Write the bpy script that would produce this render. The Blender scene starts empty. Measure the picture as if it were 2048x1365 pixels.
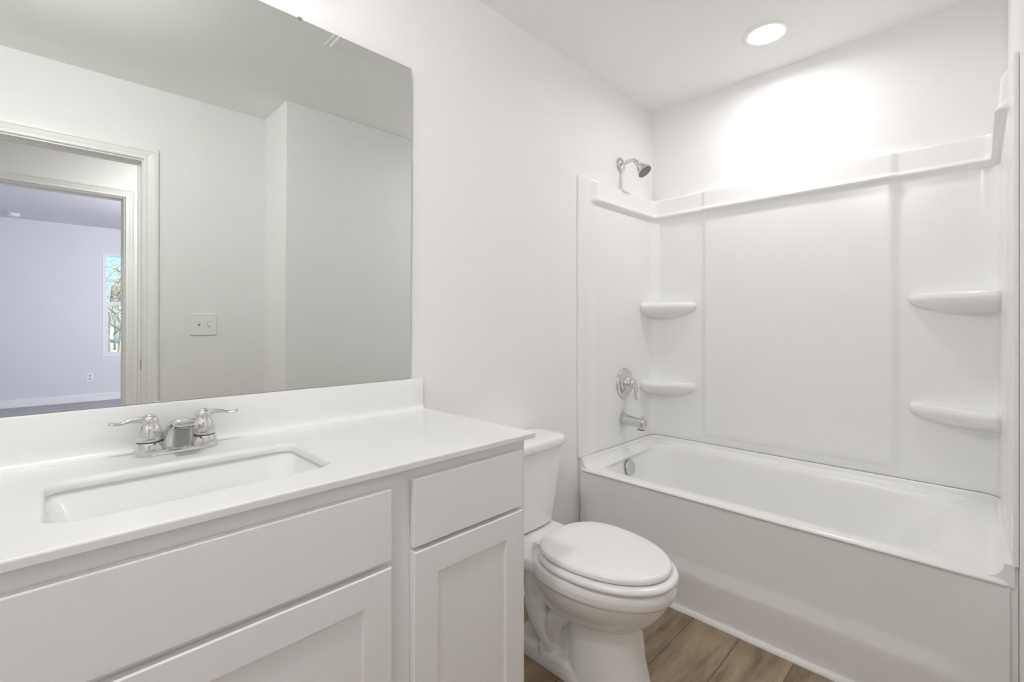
import bpy, bmesh, math, random
from math import sin, cos, pi, sqrt
from mathutils import Vector, Matrix
random.seed(7)
S = bpy.context.scene
COL = S.collection

# ------------------------------------------------------------------ camera, world, lights, exposure
H = 2.545                      # ceiling height
CAM = Vector((0.0, -1.4457, 1.2185))
F_PX, YAW, CY = 933.2, 0.7855, 649.5
cd = bpy.data.cameras.new('camera'); cam = bpy.data.objects.new('camera', cd); COL.objects.link(cam)
cam.location = CAM
cam.rotation_euler = (pi/2, 0, YAW - pi/2)
cd.sensor_fit = 'HORIZONTAL'; cd.sensor_width = 36.0
cd.lens = F_PX/2048*36.0
cd.shift_y = -(1365/2 - CY)/2048
cd.clip_start = 0.02; cd.clip_end = 400
S.camera = cam

W = bpy.data.worlds.new('sky'); S.world = W; W.use_nodes = True
nt = W.node_tree; bg = nt.nodes['Background']
tc = nt.nodes.new('ShaderNodeTexCoord'); sp = nt.nodes.new('ShaderNodeSeparateXYZ')
rp = nt.nodes.new('ShaderNodeValToRGB')
nt.links.new(tc.outputs['Generated'], sp.inputs[0]); nt.links.new(sp.outputs['Z'], rp.inputs[0])
rp.color_ramp.elements[0].position = 0.0; rp.color_ramp.elements[0].color = (0.46, 0.70, 0.93, 1)
rp.color_ramp.elements[1].position = 0.6; rp.color_ramp.elements[1].color = (0.20, 0.45, 0.85, 1)
nt.links.new(rp.outputs[0], bg.inputs[0]); bg.inputs[1].default_value = 1.2

def lamp(name, kind, loc, energy, color=(1, 1, 1), size=0.2, size_y=None, rot=(0, 0, 0), shape='DISK', radius=0.05):
    l = bpy.data.lights.new(name, kind); o = bpy.data.objects.new(name, l); COL.objects.link(o)
    o.location = loc; o.rotation_euler = rot; l.energy = energy; l.color = color
    if kind == 'AREA':
        l.shape = shape; l.size = size
        if size_y: l.size_y = size_y
    if kind == 'POINT': l.shadow_soft_size = radius
    if kind == 'SUN': l.angle = 0.01
    return o

lamp('sun_light', 'SUN', (0, 0, 10), 5.0, (1, 0.95, 0.86), rot=(math.radians(-48), math.radians(12), 0))
LAMP_TUB = (2.32, -0.762)
lamp('recessed_light_lamp', 'AREA', (LAMP_TUB[0], LAMP_TUB[1], H-0.012), 3.05, (1, 0.992, 0.985), size=0.10).data.spread = math.radians(170)
VAN_X, VAN_E = 0.22, 2.2      # vanity light bar: position, glow of its three glass shades
FILL_POS, FILL_E = (-0.06, -0.86), 78.0     # unseen ceiling dome added to even out the room's brightness: position, glow
lamp('hall_fill_lamp', 'AREA', (0.75, -2.55, H-0.02), 8.6, (1, 0.99, 0.98), size=0.16)  # unseen lamp without fixture, added to brighten the hall and doorway
lamp('bedroom_fill_lamp', 'POINT', (1.7, -5.0, 2.10), 96, (0.93, 0.92, 1.0), radius=0.12)  # added fill, no fixture; lights the bedroom beyond what its window gives

S.view_settings.view_transform = 'Standard'; S.view_settings.look = 'None'
S.view_settings.gamma = 1; S.view_settings.exposure = 0.57
try: S.view_settings.use_curve_mapping = False
except Exception: pass
S.cycles.max_bounces = 14; S.cycles.diffuse_bounces = 10; S.cycles.glossy_bounces = 8
S.cycles.transmission_bounces = 8; S.cycles.caustics_reflective = False; S.cycles.caustics_refractive = False
S.cycles.sample_clamp_indirect = 4

# ------------------------------------------------------------------ materials
def mat(name, color, rough=0.5, metal=0.0, spec=0.5, bump=0.0, bscale=200, coat=0.0, trans=0.0, ior=None, emit=None, estr=0, var=0.0, vscale=5):
    m = bpy.data.materials.new(name); m.use_nodes = True
    n = m.node_tree; b = n.nodes['Principled BSDF']
    b.inputs['Base Color'].default_value = (*color, 1); b.inputs['Roughness'].default_value = rough
    b.inputs['Metallic'].default_value = metal
    b.inputs['Specular IOR Level'].default_value = spec
    b.inputs['Coat Weight'].default_value = coat; b.inputs['Coat Roughness'].default_value = 0.04
    b.inputs['Transmission Weight'].default_value = trans
    if ior: b.inputs['IOR'].default_value = ior
    if emit: b.inputs['Emission Color'].default_value = (*emit, 1); b.inputs['Emission Strength'].default_value = estr
    t = n.nodes.new('ShaderNodeTexCoord')
    if bump:
        z = n.nodes.new('ShaderNodeTexNoise'); z.inputs['Scale'].default_value = bscale; z.inputs['Detail'].default_value = 3
        u = n.nodes.new('ShaderNodeBump'); u.inputs['Strength'].default_value = bump; u.inputs['Distance'].default_value = 0.002
        n.links.new(t.outputs['Object'], z.inputs['Vector']); n.links.new(z.outputs[0], u.inputs['Height']); n.links.new(u.outputs[0], b.inputs['Normal'])
    if var:
        z = n.nodes.new('ShaderNodeTexNoise'); z.inputs['Scale'].default_value = vscale
        r = n.nodes.new('ShaderNodeValToRGB')
        r.color_ramp.elements[0].position = .3; r.color_ramp.elements[1].position = .7
        r.color_ramp.elements[0].color = (*[c*(1-var) for c in color], 1); r.color_ramp.elements[1].color = (*[min(1, c*(1+var)) for c in color], 1)
        n.links.new(t.outputs['Object'], z.inputs['Vector']); n.links.new(z.outputs[0], r.inputs[0]); n.links.new(r.outputs[0], b.inputs['Base Color'])
    return m
M = {}
M['wall'] = mat('painted_wall', (0.875, 0.872, 0.868), 0.6, spec=0.3, bump=0.05, bscale=260, var=0.006)
M['ceil'] = mat('painted_ceiling', (0.92, 0.918, 0.914), 0.8, spec=0.2, bump=0.05, bscale=220, var=0.006)
M['trim'] = mat('trim_paint', (0.88, 0.88, 0.872), 0.35, spec=0.4, var=0.004)
M['acrylic'] = mat('white_acrylic', (0.87, 0.87, 0.868), 0.24, spec=0.5, coat=0.0, var=0.004)
M['porcelain'] = mat('white_porcelain', (0.872, 0.872, 0.866), 0.10, spec=0.5, coat=0.5, var=0.003)
M['seat'] = mat('white_seat_plastic', (0.885, 0.884, 0.878), 0.18, spec=0.5, coat=0.2, var=0.003)
M['marble'] = mat('cultured_marble', (0.84, 0.845, 0.83), 0.22, spec=0.5, coat=0.15, var=0.004)
M['cabinet'] = mat('cabinet_paint', (0.868, 0.866, 0.868), 0.38, spec=0.4, bump=0.02, bscale=90, var=0.006)
M['chrome'] = mat('polished_chrome', (0.70, 0.70, 0.70), 0.06, metal=1.0, var=0.01)
M['satin'] = mat('satin_nickel', (0.42, 0.41, 0.39), 0.3, metal=1.0, var=0.02)
M['dark'] = mat('dark_rubber', (0.10, 0.10, 0.095), 0.5, var=0.05)
M['red'] = mat('red_marker', (0.5, 0.08, 0.07), 0.4, var=0.02)
M['mirror'] = mat('silvered_mirror', (0.80, 0.825, 0.795), 0.0, metal=1.0)
M['mirroredge'] = mat('mirror_edge_glass', (0.16, 0.19, 0.17), 0.2, var=0.02)
M['plastic'] = mat('white_plastic', (0.88, 0.88, 0.872), 0.3, var=0.004)
M['grey'] = mat('grey_slot', (0.22, 0.22, 0.22), 0.5, var=0.02)
M['slot'] = mat('pale_grey_plastic', (0.55, 0.55, 0.55), 0.5, var=0.02)
M['lens'] = mat('lit_diffuser', (1, 1, 1), 0.4, emit=(1, 0.99, 0.97), estr=7, var=0.001)
M['glassglobe'] = mat('lit_frosted_glass', (1, 1, 1), 0.3, emit=(1, 0.992, 0.985), estr=VAN_E, var=0.0)
M['fillglow'] = mat('fill_dome_glow', (1, 1, 1), 0.3, emit=(1, 0.992, 0.985), estr=FILL_E, var=0.0)  # glow of the added fill dome
M['vinyl'] = mat('window_vinyl', (0.80, 0.80, 0.84), 0.35, var=0.004)
M['glass'] = mat('window_glass', (1, 1, 1), 0.0, trans=1.0, ior=1.02, spec=0.2)
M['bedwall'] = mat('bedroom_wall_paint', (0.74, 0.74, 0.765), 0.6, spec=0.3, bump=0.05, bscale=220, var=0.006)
M['bark'] = mat('tree_bark', (0.26, 0.22, 0.18), 0.9, bump=0.5, bscale=30, var=0.3)
M['leafA'] = mat('olive_leaves', (0.42, 0.38, 0.20), 0.8, var=0.3, vscale=3)
M['leafB'] = mat('dry_golden_leaves', (0.66, 0.54, 0.32), 0.8, var=0.3, vscale=3)
M['ground'] = mat('dry_grass_ground', (0.66, 0.60, 0.44), 0.95, bump=0.6, bscale=3, var=0.25, vscale=1.2)
M['siding'] = mat('white_siding', (0.75, 0.76, 0.8), 0.7, var=0.03)
M['shingle'] = mat('grey_shingles', (0.22, 0.21, 0.22), 0.9, var=0.15)

def plank_mat():
    m = bpy.data.materials.new('wood_planks'); m.use_nodes = True
    n = m.node_tree; L = n.links.new; b = n.nodes['Principled BSDF']
    t = n.nodes.new('ShaderNodeTexCoord')
    mp = n.nodes.new('ShaderNodeMapping'); mp.inputs['Location'].default_value = (0.0, 0.061, 0)
    L(t.outputs['Object'], mp.inputs['Vector'])
    br = n.nodes.new('ShaderNodeTexBrick')
    br.offset = 0.5; br.inputs['Scale'].default_value = 1.0
    br.inputs['Brick Width'].default_value = 1.27; br.inputs['Row Height'].default_value = 0.183
    br.inputs['Mortar Size'].default_value = 0.0014; br.inputs['Mortar Smooth'].default_value = 0.2; br.inputs['Bias'].default_value = 0.0
    br.inputs['Color1'].default_value = (0.0, 0.0, 0.0, 1); br.inputs['Color2'].default_value = (1, 1, 1, 1); br.inputs['Mortar'].default_value = (0.5, 0.5, 0.5, 1)
    L(mp.outputs[0], br.inputs['Vector'])
    mp2 = n.nodes.new('ShaderNodeMapping'); mp2.inputs['Scale'].default_value = (1.6, 9.0, 1)
    L(t.outputs['Object'], mp2.inputs['Vector'])
    n1 = n.nodes.new('ShaderNodeTexNoise'); n1.inputs['Scale'].default_value = 2.2; n1.inputs['Detail'].default_value = 8; n1.inputs['Roughness'].default_value = 0.6
    n1.noise_dimensions = '4D'
    L(mp2.outputs[0], n1.inputs['Vector']); L(br.outputs['Color'], n1.inputs['W'])
    mp3 = n.nodes.new('ShaderNodeMapping'); mp3.inputs['Scale'].default_value = (3.0, 90.0, 1)
    L(t.outputs['Object'], mp3.inputs['Vector'])
    n2 = n.nodes.new('ShaderNodeTexNoise'); n2.inputs['Scale'].default_value = 2.0; n2.inputs['Detail'].default_value = 5
    L(mp3.outputs[0], n2.inputs['Vector'])
    r = n.nodes.new('ShaderNodeValToRGB')
    e = r.color_ramp.elements
    e[0].position = 0.33; e[0].color = (0.14, 0.095, 0.058, 1)
    e[1].position = 0.68; e[1].color = (0.39, 0.30, 0.192, 1)
    x = e.new(0.5); x.color = (0.295, 0.222, 0.143, 1)
    L(n1.outputs[0], r.inputs[0])
    mx = n.nodes.new('ShaderNodeMixRGB'); mx.blend_type = 'OVERLAY'; mx.inputs[0].default_value = 0.22
    L(r.outputs[0], mx.inputs[1]); L(n2.outputs[0], mx.inputs[2])
    m3 = n.nodes.new('ShaderNodeMixRGB'); m3.blend_type = 'MIX'; m3.inputs[2].default_value = (0.075, 0.05, 0.033, 1)
    L(br.outputs['Fac'], m3.inputs[0]); L(mx.outputs[0], m3.inputs[1])
    L(m3.outputs[0], b.inputs['Base Color'])
    b.inputs['Roughness'].default_value = 0.45
    u = n.nodes.new('ShaderNodeBump'); u.inputs['Strength'].default_value = 0.4; u.inputs['Distance'].default_value = 0.001; u.invert = True
    L(br.outputs['Fac'], u.inputs['Height']); L(u.outputs[0], b.inputs['Normal'])
    return m
M['plank'] = plank_mat()
M['carpet'] = mat('grey_carpet', (0.40, 0.39, 0.40), 0.95, bump=1.0, bscale=400, var=0.1, vscale=60)

# ------------------------------------------------------------------ mesh helpers (all coordinates are world metres)
def root_of(p):
    while p is not None and p.parent is not None: p = p.parent
    return p
def obj(name, verts, faces, m, parent=None, smooth=False, bevel=0, seg=2, sub=0, origin=None, auto=None):
    r = root_of(parent); o0 = Vector(r.location) if r else Vector(origin or (0, 0, 0))
    me = bpy.data.meshes.new(name)
    me.from_pydata([tuple(Vector(v)-o0) for v in verts], [], faces); me.validate(); me.update()
    b = bmesh.new(); b.from_mesh(me); bmesh.ops.recalc_face_normals(b, faces=b.faces); b.to_mesh(me); b.free()
    me.materials.append(m)
    o = bpy.data.objects.new(name, me); COL.objects.link(o)
    if parent is not None: o.parent = parent
    else: o.location = o0
    if smooth:
        for p in me.polygons: p.use_smooth = True
    if auto is not None:
        for p in me.polygons: p.use_smooth = True
        b = bmesh.new(); b.from_mesh(me)
        for e in b.edges:
            e.smooth = not (len(e.link_faces) == 2 and e.calc_face_angle(0) > math.radians(auto))
        b.to_mesh(me); b.free()
    if bevel:
        md = o.modifiers.new('bevel', 'BEVEL'); md.width = bevel; md.segments = seg; md.limit_method = 'ANGLE'; md.angle_limit = math.radians(40)
        md.harden_normals = False
    if sub:
        md = o.modifiers.new('sub', 'SUBSURF'); md.levels = sub; md.render_levels = sub
    return o
def thing(name, loc, label, cat, group=None):
    o = bpy.data.objects.new(name, None); COL.objects.link(o); o.location = loc; o.empty_display_size = 0.05
    o['label'] = label; o['category'] = cat
    if group: o['group'] = group
    return o
def tag(o, label, cat, group=None):
    o['label'] = label; o['category'] = cat
    if group: o['group'] = group
    return o
def struct(o): o['kind'] = 'structure'; return o

class MB:
    def __init__(s): s.v = []; s.f = []
    def add(s, v, f):
        k = len(s.v); s.v += [tuple(p) for p in v]; s.f += [tuple(i+k for i in q) for q in f]; return s
    def box(s, x0, x1, y0, y1, z0, z1):
        v = [(x, y, z) for x in (x0, x1) for y in (y0, y1) for z in (z0, z1)]
        return s.add(v, [(0, 1, 3, 2), (4, 6, 7, 5), (0, 4, 5, 1), (2, 3, 7, 6), (0, 2, 6, 4), (1, 5, 7, 3)])
    def loft(s, rings, cap0=True, cap1=True, closed=True):
        n = len(rings[0]); v = [p for r in rings for p in r]; f = []
        for i in range(len(rings)-1):
            for j in range(n if closed else n-1):
                a = i*n+j; b = i*n+(j+1) % n; f.append((a, b, b+n, a+n))
        if cap0: f.append(tuple(range(n)))
        if cap1: f.append(tuple((len(rings)-1)*n+j for j in range(n)))
        return s.add(v, f)
    def tube(s, pts, rad, n=16, caps=True, flat=None):
        pts = [Vector(p) for p in pts]; N = len(pts)
        rad = rad if isinstance(rad, (list, tuple)) else [rad]*N
        rings = []; up = None
        for i, p in enumerate(pts):
            t = (pts[min(i+1, N-1)]-pts[max(i-1, 0)]).normalized()
            if up is None: up = t.orthogonal().normalized()
            up = (up - t*up.dot(t)).normalized(); w = t.cross(up)
            rings.append([p+(up*cos(2*pi*k/n)+w*sin(2*pi*k/n))*rad[i] for k in range(n)])
        return s.loft(rings, caps, caps)
    def lathe(s, base, axis, prof, n=32, cap0=True, cap1=True):
        base = Vector(base); a = Vector(axis).normalized(); u = a.orthogonal().normalized(); w = a.cross(u)
        return s.loft([[base+a*h+(u*cos(2*pi*k/n)+w*sin(2*pi*k/n))*max(r, 1e-4) for k in range(n)] for r, h in prof], cap0, cap1)
    def sphere(s, c, r, n=16, sc=(1, 1, 1)):
        rings = []
        for i in range(1, n//2):
            a = pi*i/(n//2); rings.append([(c[0]+r*sc[0]*sin(a)*cos(2*pi*k/n), c[1]+r*sc[1]*sin(a)*sin(2*pi*k/n), c[2]+r*sc[2]*cos(a)) for k in range(n)])
        return s.loft(rings)
    def make(s, name, m, parent=None, **k): return obj(name, s.v, s.f, m, parent, **k)

def box(name, x0, x1, y0, y1, z0, z1, m, parent=None, **k): return MB().box(x0, x1, y0, y1, z0, z1).make(name, m, parent, **k)
def rrect(x0, x1, y0, y1, r, z=0, k=8, m=6):
    """rounded rectangle ring, constant vertex count"""
    pts = []
    r = min(r, (x1-x0)/2-1e-4, (y1-y0)/2-1e-4)
    cs = [(x1-r, y1-r, 0), (x0+r, y1-r, pi/2), (x0+r, y0+r, pi), (x1-r, y0+r, 3*pi/2)]
    for i, (cx, cy, a0) in enumerate(cs):
        arc = [(cx+r*cos(a0+pi/2*j/k), cy+r*sin(a0+pi/2*j/k)) for j in range(k+1)]
        nx = cs[(i+1) % 4]; q = (nx[0]+r*cos(nx[2]), nx[1]+r*sin(nx[2])); e = arc[-1]
        pts += arc + [(e[0]+(q[0]-e[0])*j/m, e[1]+(q[1]-e[1])*j/m) for j in range(1, m)]
    return [(x, y, z(x, y) if callable(z) else z) for x, y in pts]
def cr(pts, n=6):
    """catmull-rom resample of a polyline"""
    pts = [Vector(p) for p in pts]; P = [pts[0]]+pts+[pts[-1]]; out = []
    for i in range(1, len(P)-2):
        a, b, c, d = P[i-1], P[i], P[i+1], P[i+2]
        for j in range(n):
            t = j/n; out.append(0.5*((2*b)+(c-a)*t+(2*a-5*b+4*c-d)*t*t+(3*b-a-3*c+d)*t**3))
    out.append(pts[-1]); return out
def lerp(a, b, t): return a+(b-a)*t
def sstep(a, b, x):
    if a == b: return float(x >= a)
    t = max(0, min(1, (x-a)/(b-a))); return t*t*(3-2*t)

# ------------------------------------------------------------------ the room shell
YD, YB = -1.926, -7.709            # doorway wall face, far bedroom wall face
XB, WT = 2.685, 1.526              # wall behind the tub, tub alcove width
XJ = 0.999                         # corner of the right wall
LX = -0.56                         # left end of the bathroom
struct(box('wall_left', LX-0.12, XB+0.12, 0, 0.12, 0, H, M['wall']))
struct(box('wall_back', XB, XB+0.12, -2.046, 0, 0, H, M['wall']))
struct(box('wall_right', XJ, XB, -2.046, -WT, 0, H, M['wall'], bevel=0.006, seg=3))
struct(box('wall_end', LX-0.12, LX, -2.046, 0, 0, H, M['wall']))
D1L, D1R, D1T = -0.455, 0.362, 2.120
struct(MB().box(LX, D1L-0.02, YD-0.12, YD, 0, H).box(D1R+0.02, XJ, YD-0.12, YD, 0, H).box(D1L-0.02, D1R+0.02, YD-0.12, YD, D1T+0.02, H).make('wall_doorway', M['wall']))
struct(box('floor', -2.2, XB+0.12, -3.16, 0.12, -0.12, 0, M['plank']))
struct(box('ceiling', -2.2, XB+0.12, -3.16, 0.12, H, H+0.12, M['ceil']))
# hall and bedroom seen in the mirror
Y2 = -3.10; D2L, D2R, D2T = -0.44, 0.377, 2.122
struct(MB().box(-2.2, D2L-0.02, Y2-0.12, Y2, 0, H).box(D2R+0.02, XB+0.12, Y2-0.12, Y2, 0, H).box(D2L-0.02, D2R+0.02, Y2-0.12, Y2, D2T+0.02, H).make('wall_hall', M['wall']))
struct(MB().box(-2.32, -2.2, Y2, -2.046, 0, H).box(-2.2, LX-0.12, -2.046, -1.926, 0, H).make('wall_hall_end', M['wall']))
struct(box('wall_hall_side', XB, XB+0.12, Y2, -2.046, 0, H, M['wall']))
struct(box('floor', -3.3, 2.9, YB-0.16, -3.16, -0.12, 0.0, M['carpet']))
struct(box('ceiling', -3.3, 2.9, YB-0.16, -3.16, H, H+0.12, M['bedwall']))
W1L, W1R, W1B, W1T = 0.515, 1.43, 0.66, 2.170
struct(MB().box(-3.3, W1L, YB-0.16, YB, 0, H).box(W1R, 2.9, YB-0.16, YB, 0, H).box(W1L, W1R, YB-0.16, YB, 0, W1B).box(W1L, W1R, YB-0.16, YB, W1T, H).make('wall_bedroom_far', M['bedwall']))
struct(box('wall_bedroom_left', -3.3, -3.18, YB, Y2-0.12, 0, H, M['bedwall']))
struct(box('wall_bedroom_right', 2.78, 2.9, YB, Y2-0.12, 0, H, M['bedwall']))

def casing(b, yw, sgn, x0, x1, z1, prof, closed=False, z0=0):
    """trim profile (outward u, proud v) mitred round an opening in the wall face y=yw"""
    rings = []
    for u, v in prof:
        y = yw+sgn*v
        q = [(x0-u, y, z0 if not closed else z0-u), (x0-u, y, z1+u), (x1+u, y, z1+u), (x1+u, y, z0 if not closed else z0-u)]
        rings.append(q)
    n = len(prof); m = 4
    v = [p for r in rings for p in r]; f = []
    for i in range(n):
        j = (i+1) % n
        for k in range(m if closed else m-1):
            l = (k+1) % m; f.append((i*m+k, i*m+l, j*m+l, j*m+k))
    if not closed:
        f.append(tuple(i*m for i in range(n))); f.append(tuple(i*m+3 for i in range(n)))
    b.add(v, f)
CP = [(0, 0.0005), (0, 0.009), (0.004, 0.012), (0.012, 0.012), (0.015, 0.009), (0.019, 0.010), (0.030, 0.013), (0.042, 0.015), (0.047, 0.0185), (0.060, 0.0185), (0.066, 0.015), (0.066, 0.0005)]
def doorframe(name, xl, xr, zt, y0, y1):
    b = MB()
    b.box(xl-0.018, xl, y0, y1, 0, zt).box(xr, xr+0.018, y0, y1, 0, zt).box(xl-0.018, xr+0.018, y0, y1, zt, zt+0.018)
    ym = lerp(y0, y1, 0.42)
    b.box(xl, xl+0.011, ym-0.016, ym+0.016, 0, zt-0.011).box(xr-0.011, xr, ym-0.016, ym+0.016, 0, zt-0.011).box(xl, xr, ym-0.016, ym+0.016, zt-0.011, zt)
    fr = struct(b.make(name, M['trim'], origin=(xl, y0, 0)))
    for yy, sg in ((y1, 1), (y0, -1)):
        c = MB(); casing(c, yy, sg, xl-0.009, xr+0.009, zt+0.009, CP); c.make('casing', M['trim'], fr)
    return fr
d1 = doorframe('door_1', D1L, D1R, D1T, YD-0.12, YD)
d2 = doorframe('door_2', D2L, D2R, D2T, Y2-0.12, Y2)
sp_ = MB().box(D1R-0.0025, D1R, YD-0.040, YD-0.006, 0.935, 0.993).make('strike_plate', M['satin'], d1, bevel=0.001)
struct(box('baseboard_left', 0.955, 1.90, -0.014, 0, 0, 0.085, M['trim'], bevel=0.004))
struct(box('baseboard_bedroom', -3.18, 2.78, YB, YB+0.014, 0, 0.105, M['trim'], bevel=0.004))
struct(MB().box(XJ-0.014, XJ, YD, -WT, 0, 0.085).box(XJ, 1.90, -WT, -WT+0.014, 0, 0.085).make('baseboard_right', M['trim'], bevel=0.003))
# quarter round along the tub
q = [[(1.920-0.018*cos(a), y, 0.018*sin(a)) for a in [pi/2*i/6 for i in range(7)]]+[(1.922, y, 0.018), (1.922, y, 0)] for y in (-0.016, -WT+0.001)]
struct(MB().loft(q).make('trim_1', M['trim'], auto=50))

# bedroom window
b = MB(); casing(b, YB, 1, W1L, W1R, W1T, [(0, 0.001), (0, 0.006), (0.012, 0.006), (0.014, 0.001)], True, W1B)
wf = struct(b.make('window_1', M['vinyl'], origin=(W1L, YB, W1B)))
ZM = 1.433
b = MB()
b.box(W1L, W1L+0.030, YB-0.075, YB-0.012, W1B, W1T).box(W1R-0.030, W1R, YB-0.075, YB-0.012, W1B, W1T)
b.box(W1L+0.03, W1R-0.03, YB-0.075, YB-0.012, W1B, W1B+0.045).box(W1L+0.03, W1R-0.03, YB-0.075, YB-0.012, W1T-0.035, W1T).make('window_frame', M['vinyl'], wf)
MB().box(W1L+0.03, W1R-0.03, YB-0.06, YB-0.02, ZM-0.024, ZM+0.024).box(W1L+0.03, W1L+0.052, YB-0.05, YB-0.0205, W1B+0.045, ZM-0.024).make('sash', M['vinyl'], wf, bevel=0.002)
box('pane', W1L+0.028, W1R-0.028, YB-0.048, YB-0.044, W1B+0.043, W1T-0.033, M['glass'], wf)

# ------------------------------------------------------------------ vanity cabinet
CR, FY, CT = 0.953, -0.540, 0.899     # right side, face frame, top of cabinet
cab = thing('vanity_cabinet', (0.2, -0.27, 0), 'white painted vanity cabinet with flat drawer fronts and recessed-panel doors under the sink counter', 'cabinet')
b = MB().box(-0.548, -0.530, FY, -0.003, 0, CT).box(CR-0.018, CR, FY, -0.003, 0, CT).box(-0.53, CR-0.018, FY+0.075, FY+0.09, 0, 0.105)
b.box(-0.53, CR-0.018, FY+0.02, -0.003, 0.105, 0.120).box(-0.53, CR-0.018, -0.012, -0.003, 0.12, CT)
b.make('carcass', M['cabinet'], cab)
b = MB().box(-0.530, CR-0.018, FY, FY+0.02, 0.863, CT).box(-0.530, CR-0.018, FY, FY+0.02, 0.105, 0.135)
for x0, x1 in ((-0.530, -0.510), (-0.150, -0.080), (0.515, 0.590), (0.925, CR-0.018)): b.box(x0, x1, FY+0.0005, FY+0.0195, 0.135, 0.863)
b.box(-0.51, 0.925, FY+0.001, FY+0.019, 0.690, 0.735)
b.make('face_frame', M['cabinet'], cab)
def slab(name, x0, x1, z0, z1):
    return box(name, x0, x1, FY-0.018, FY-0.001, z0, z1, M['cabinet'], cab, bevel=0.003, seg=3)
def shaker(x0, x1, z0, z1, w=0.064):
    b = MB(); y0, y1 = FY-0.018, FY-0.001; yr = y0+0.007; s = 0.003
    o = [(x0, z0), (x1, z0), (x1, z1), (x0, z1)]; i = [(x0+w, z0+w), (x1-w, z0+w), (x1-w, z1-w), (x0+w, z1-w)]
    i2 = [(x0+w+s, z0+w+s), (x1-w-s, z0+w+s), (x1-w-s, z1-w-s), (x0+w+s, z1-w-s)]
    c = 0.0028
    oc = [(x0+c, z0+c), (x1-c, z0+c), (x1-c, z1-c), (x0+c, z1-c)]
    b.loft([[(x, y1, z) for x, z in o], [(x, y0+c, z) for x, z in o], [(x, y0, z) for x, z in oc], [(x, y0, z) for x, z in i], [(x, yr, z) for x, z in i2]])
    return b.make('door', M['cabinet'], cab)
slab('drawer', 0.580, 0.931, 0.719, 0.873)
slab('drawer', -0.498, -0.140, 0.719, 0.873)
slab('false_front', -0.092, 0.525, 0.713, 0.866)
shaker(0.580, 0.931, 0.118, 0.709)
shaker(-0.092, 0.525, 0.118, 0.699)
shaker(-0.498, -0.140, 0.118, 0.709)

# ------------------------------------------------------------------ counter with sink
ZC, YC, XC = 0.915, -0.563, 0.977
top = thing('sink_counter', (0.2, -0.28, 0.9), 'glossy white cultured marble counter with backsplash and moulded rectangular sink on the vanity', 'counter')
SX0, SX1, SY0, SY1 = 0.000, 0.443, -0.450, -0.196
def sring(e, z, r=0.035): return rrect(SX0-e, SX1+e, SY0-e, SY1+e, r+max(e, -0.02), z)
def oring(e, z, r=0.003): return rrect(-0.558+0, XC-e, YC+e, -0.002, r, z)
b = MB(); b.loft([sring(0.012, 0.8995), oring(0.0015, 0.8995), oring(0, 0.9008), oring(0, 0.902), oring(0, 0.9115), oring(0, 0.9125), oring(0.001, 0.9145), oring(0.003, ZC), oring(0.008, ZC), sring(0.016, ZC, 0.045), sring(0.011, ZC, 0.04), sring(0.006, ZC-0.0012, 0.04), sring(0.002, ZC-0.004), sring(0.0, ZC-0.010), sring(0.001, ZC-0.018), sring(0.012, 0.8995)], False, False)
b.make('countertop', M['marble'], top, auto=40)
bsp = [(0.0, 0.913), (-0.045, 0.9135), (-0.045, 0.9155), (-0.032, 0.9165), (-0.025, 0.921), (-0.021, 0.930), (-0.020, 0.945), (-0.020, 1.020), (-0.0185, 1.0232), (-0.0160, 1.0245), (-0.002, 1.0245), (-0.002, 0.913)][1:]
MB().loft([[(x, y, z) for y, z in bsp] for x in (-0.558, 0.968, )]).make('backsplash', M['marble'], top, auto=35)
def bring(e, z, r): return rrect(SX0-e, SX1+e, SY0-e, SY1+e, r, z)
b = MB(); b.loft([bring(0.022, 0.8985, 0.05), bring(0.009, 0.8985, 0.045), bring(0.008, 0.894, 0.045), bring(-0.004, 0.87, 0.045), bring(-0.016, 0.835, 0.05), bring(-0.028, 0.803, 0.055), bring(-0.042, 0.785, 0.06), bring(-0.062, 0.776, 0.055), bring(-0.09, 0.772, 0.03),
                  bring(-0.05, 0.763, 0.06), bring(-0.020, 0.785, 0.06), bring(-0.004, 0.83, 0.05), bring(0.016, 0.886, 0.05), bring(0.022, 0.886, 0.05)], False, False)
n = len(bring(0, 0, .05)); b.f.append(tuple(8*n+i for i in range(n))); b.f.append(tuple(9*n+i for i in range(n)))
b.make('sink_basin', M['marble'], top, auto=50)
MB().lathe((0.2215, -0.323, 0.7722), (0, 0, 1), [(0.024, 0), (0.024, 0.003), (0.020, 0.005), (0.012, 0.003)], 24).make('drain', M['chrome'], top, smooth=True)

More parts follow.
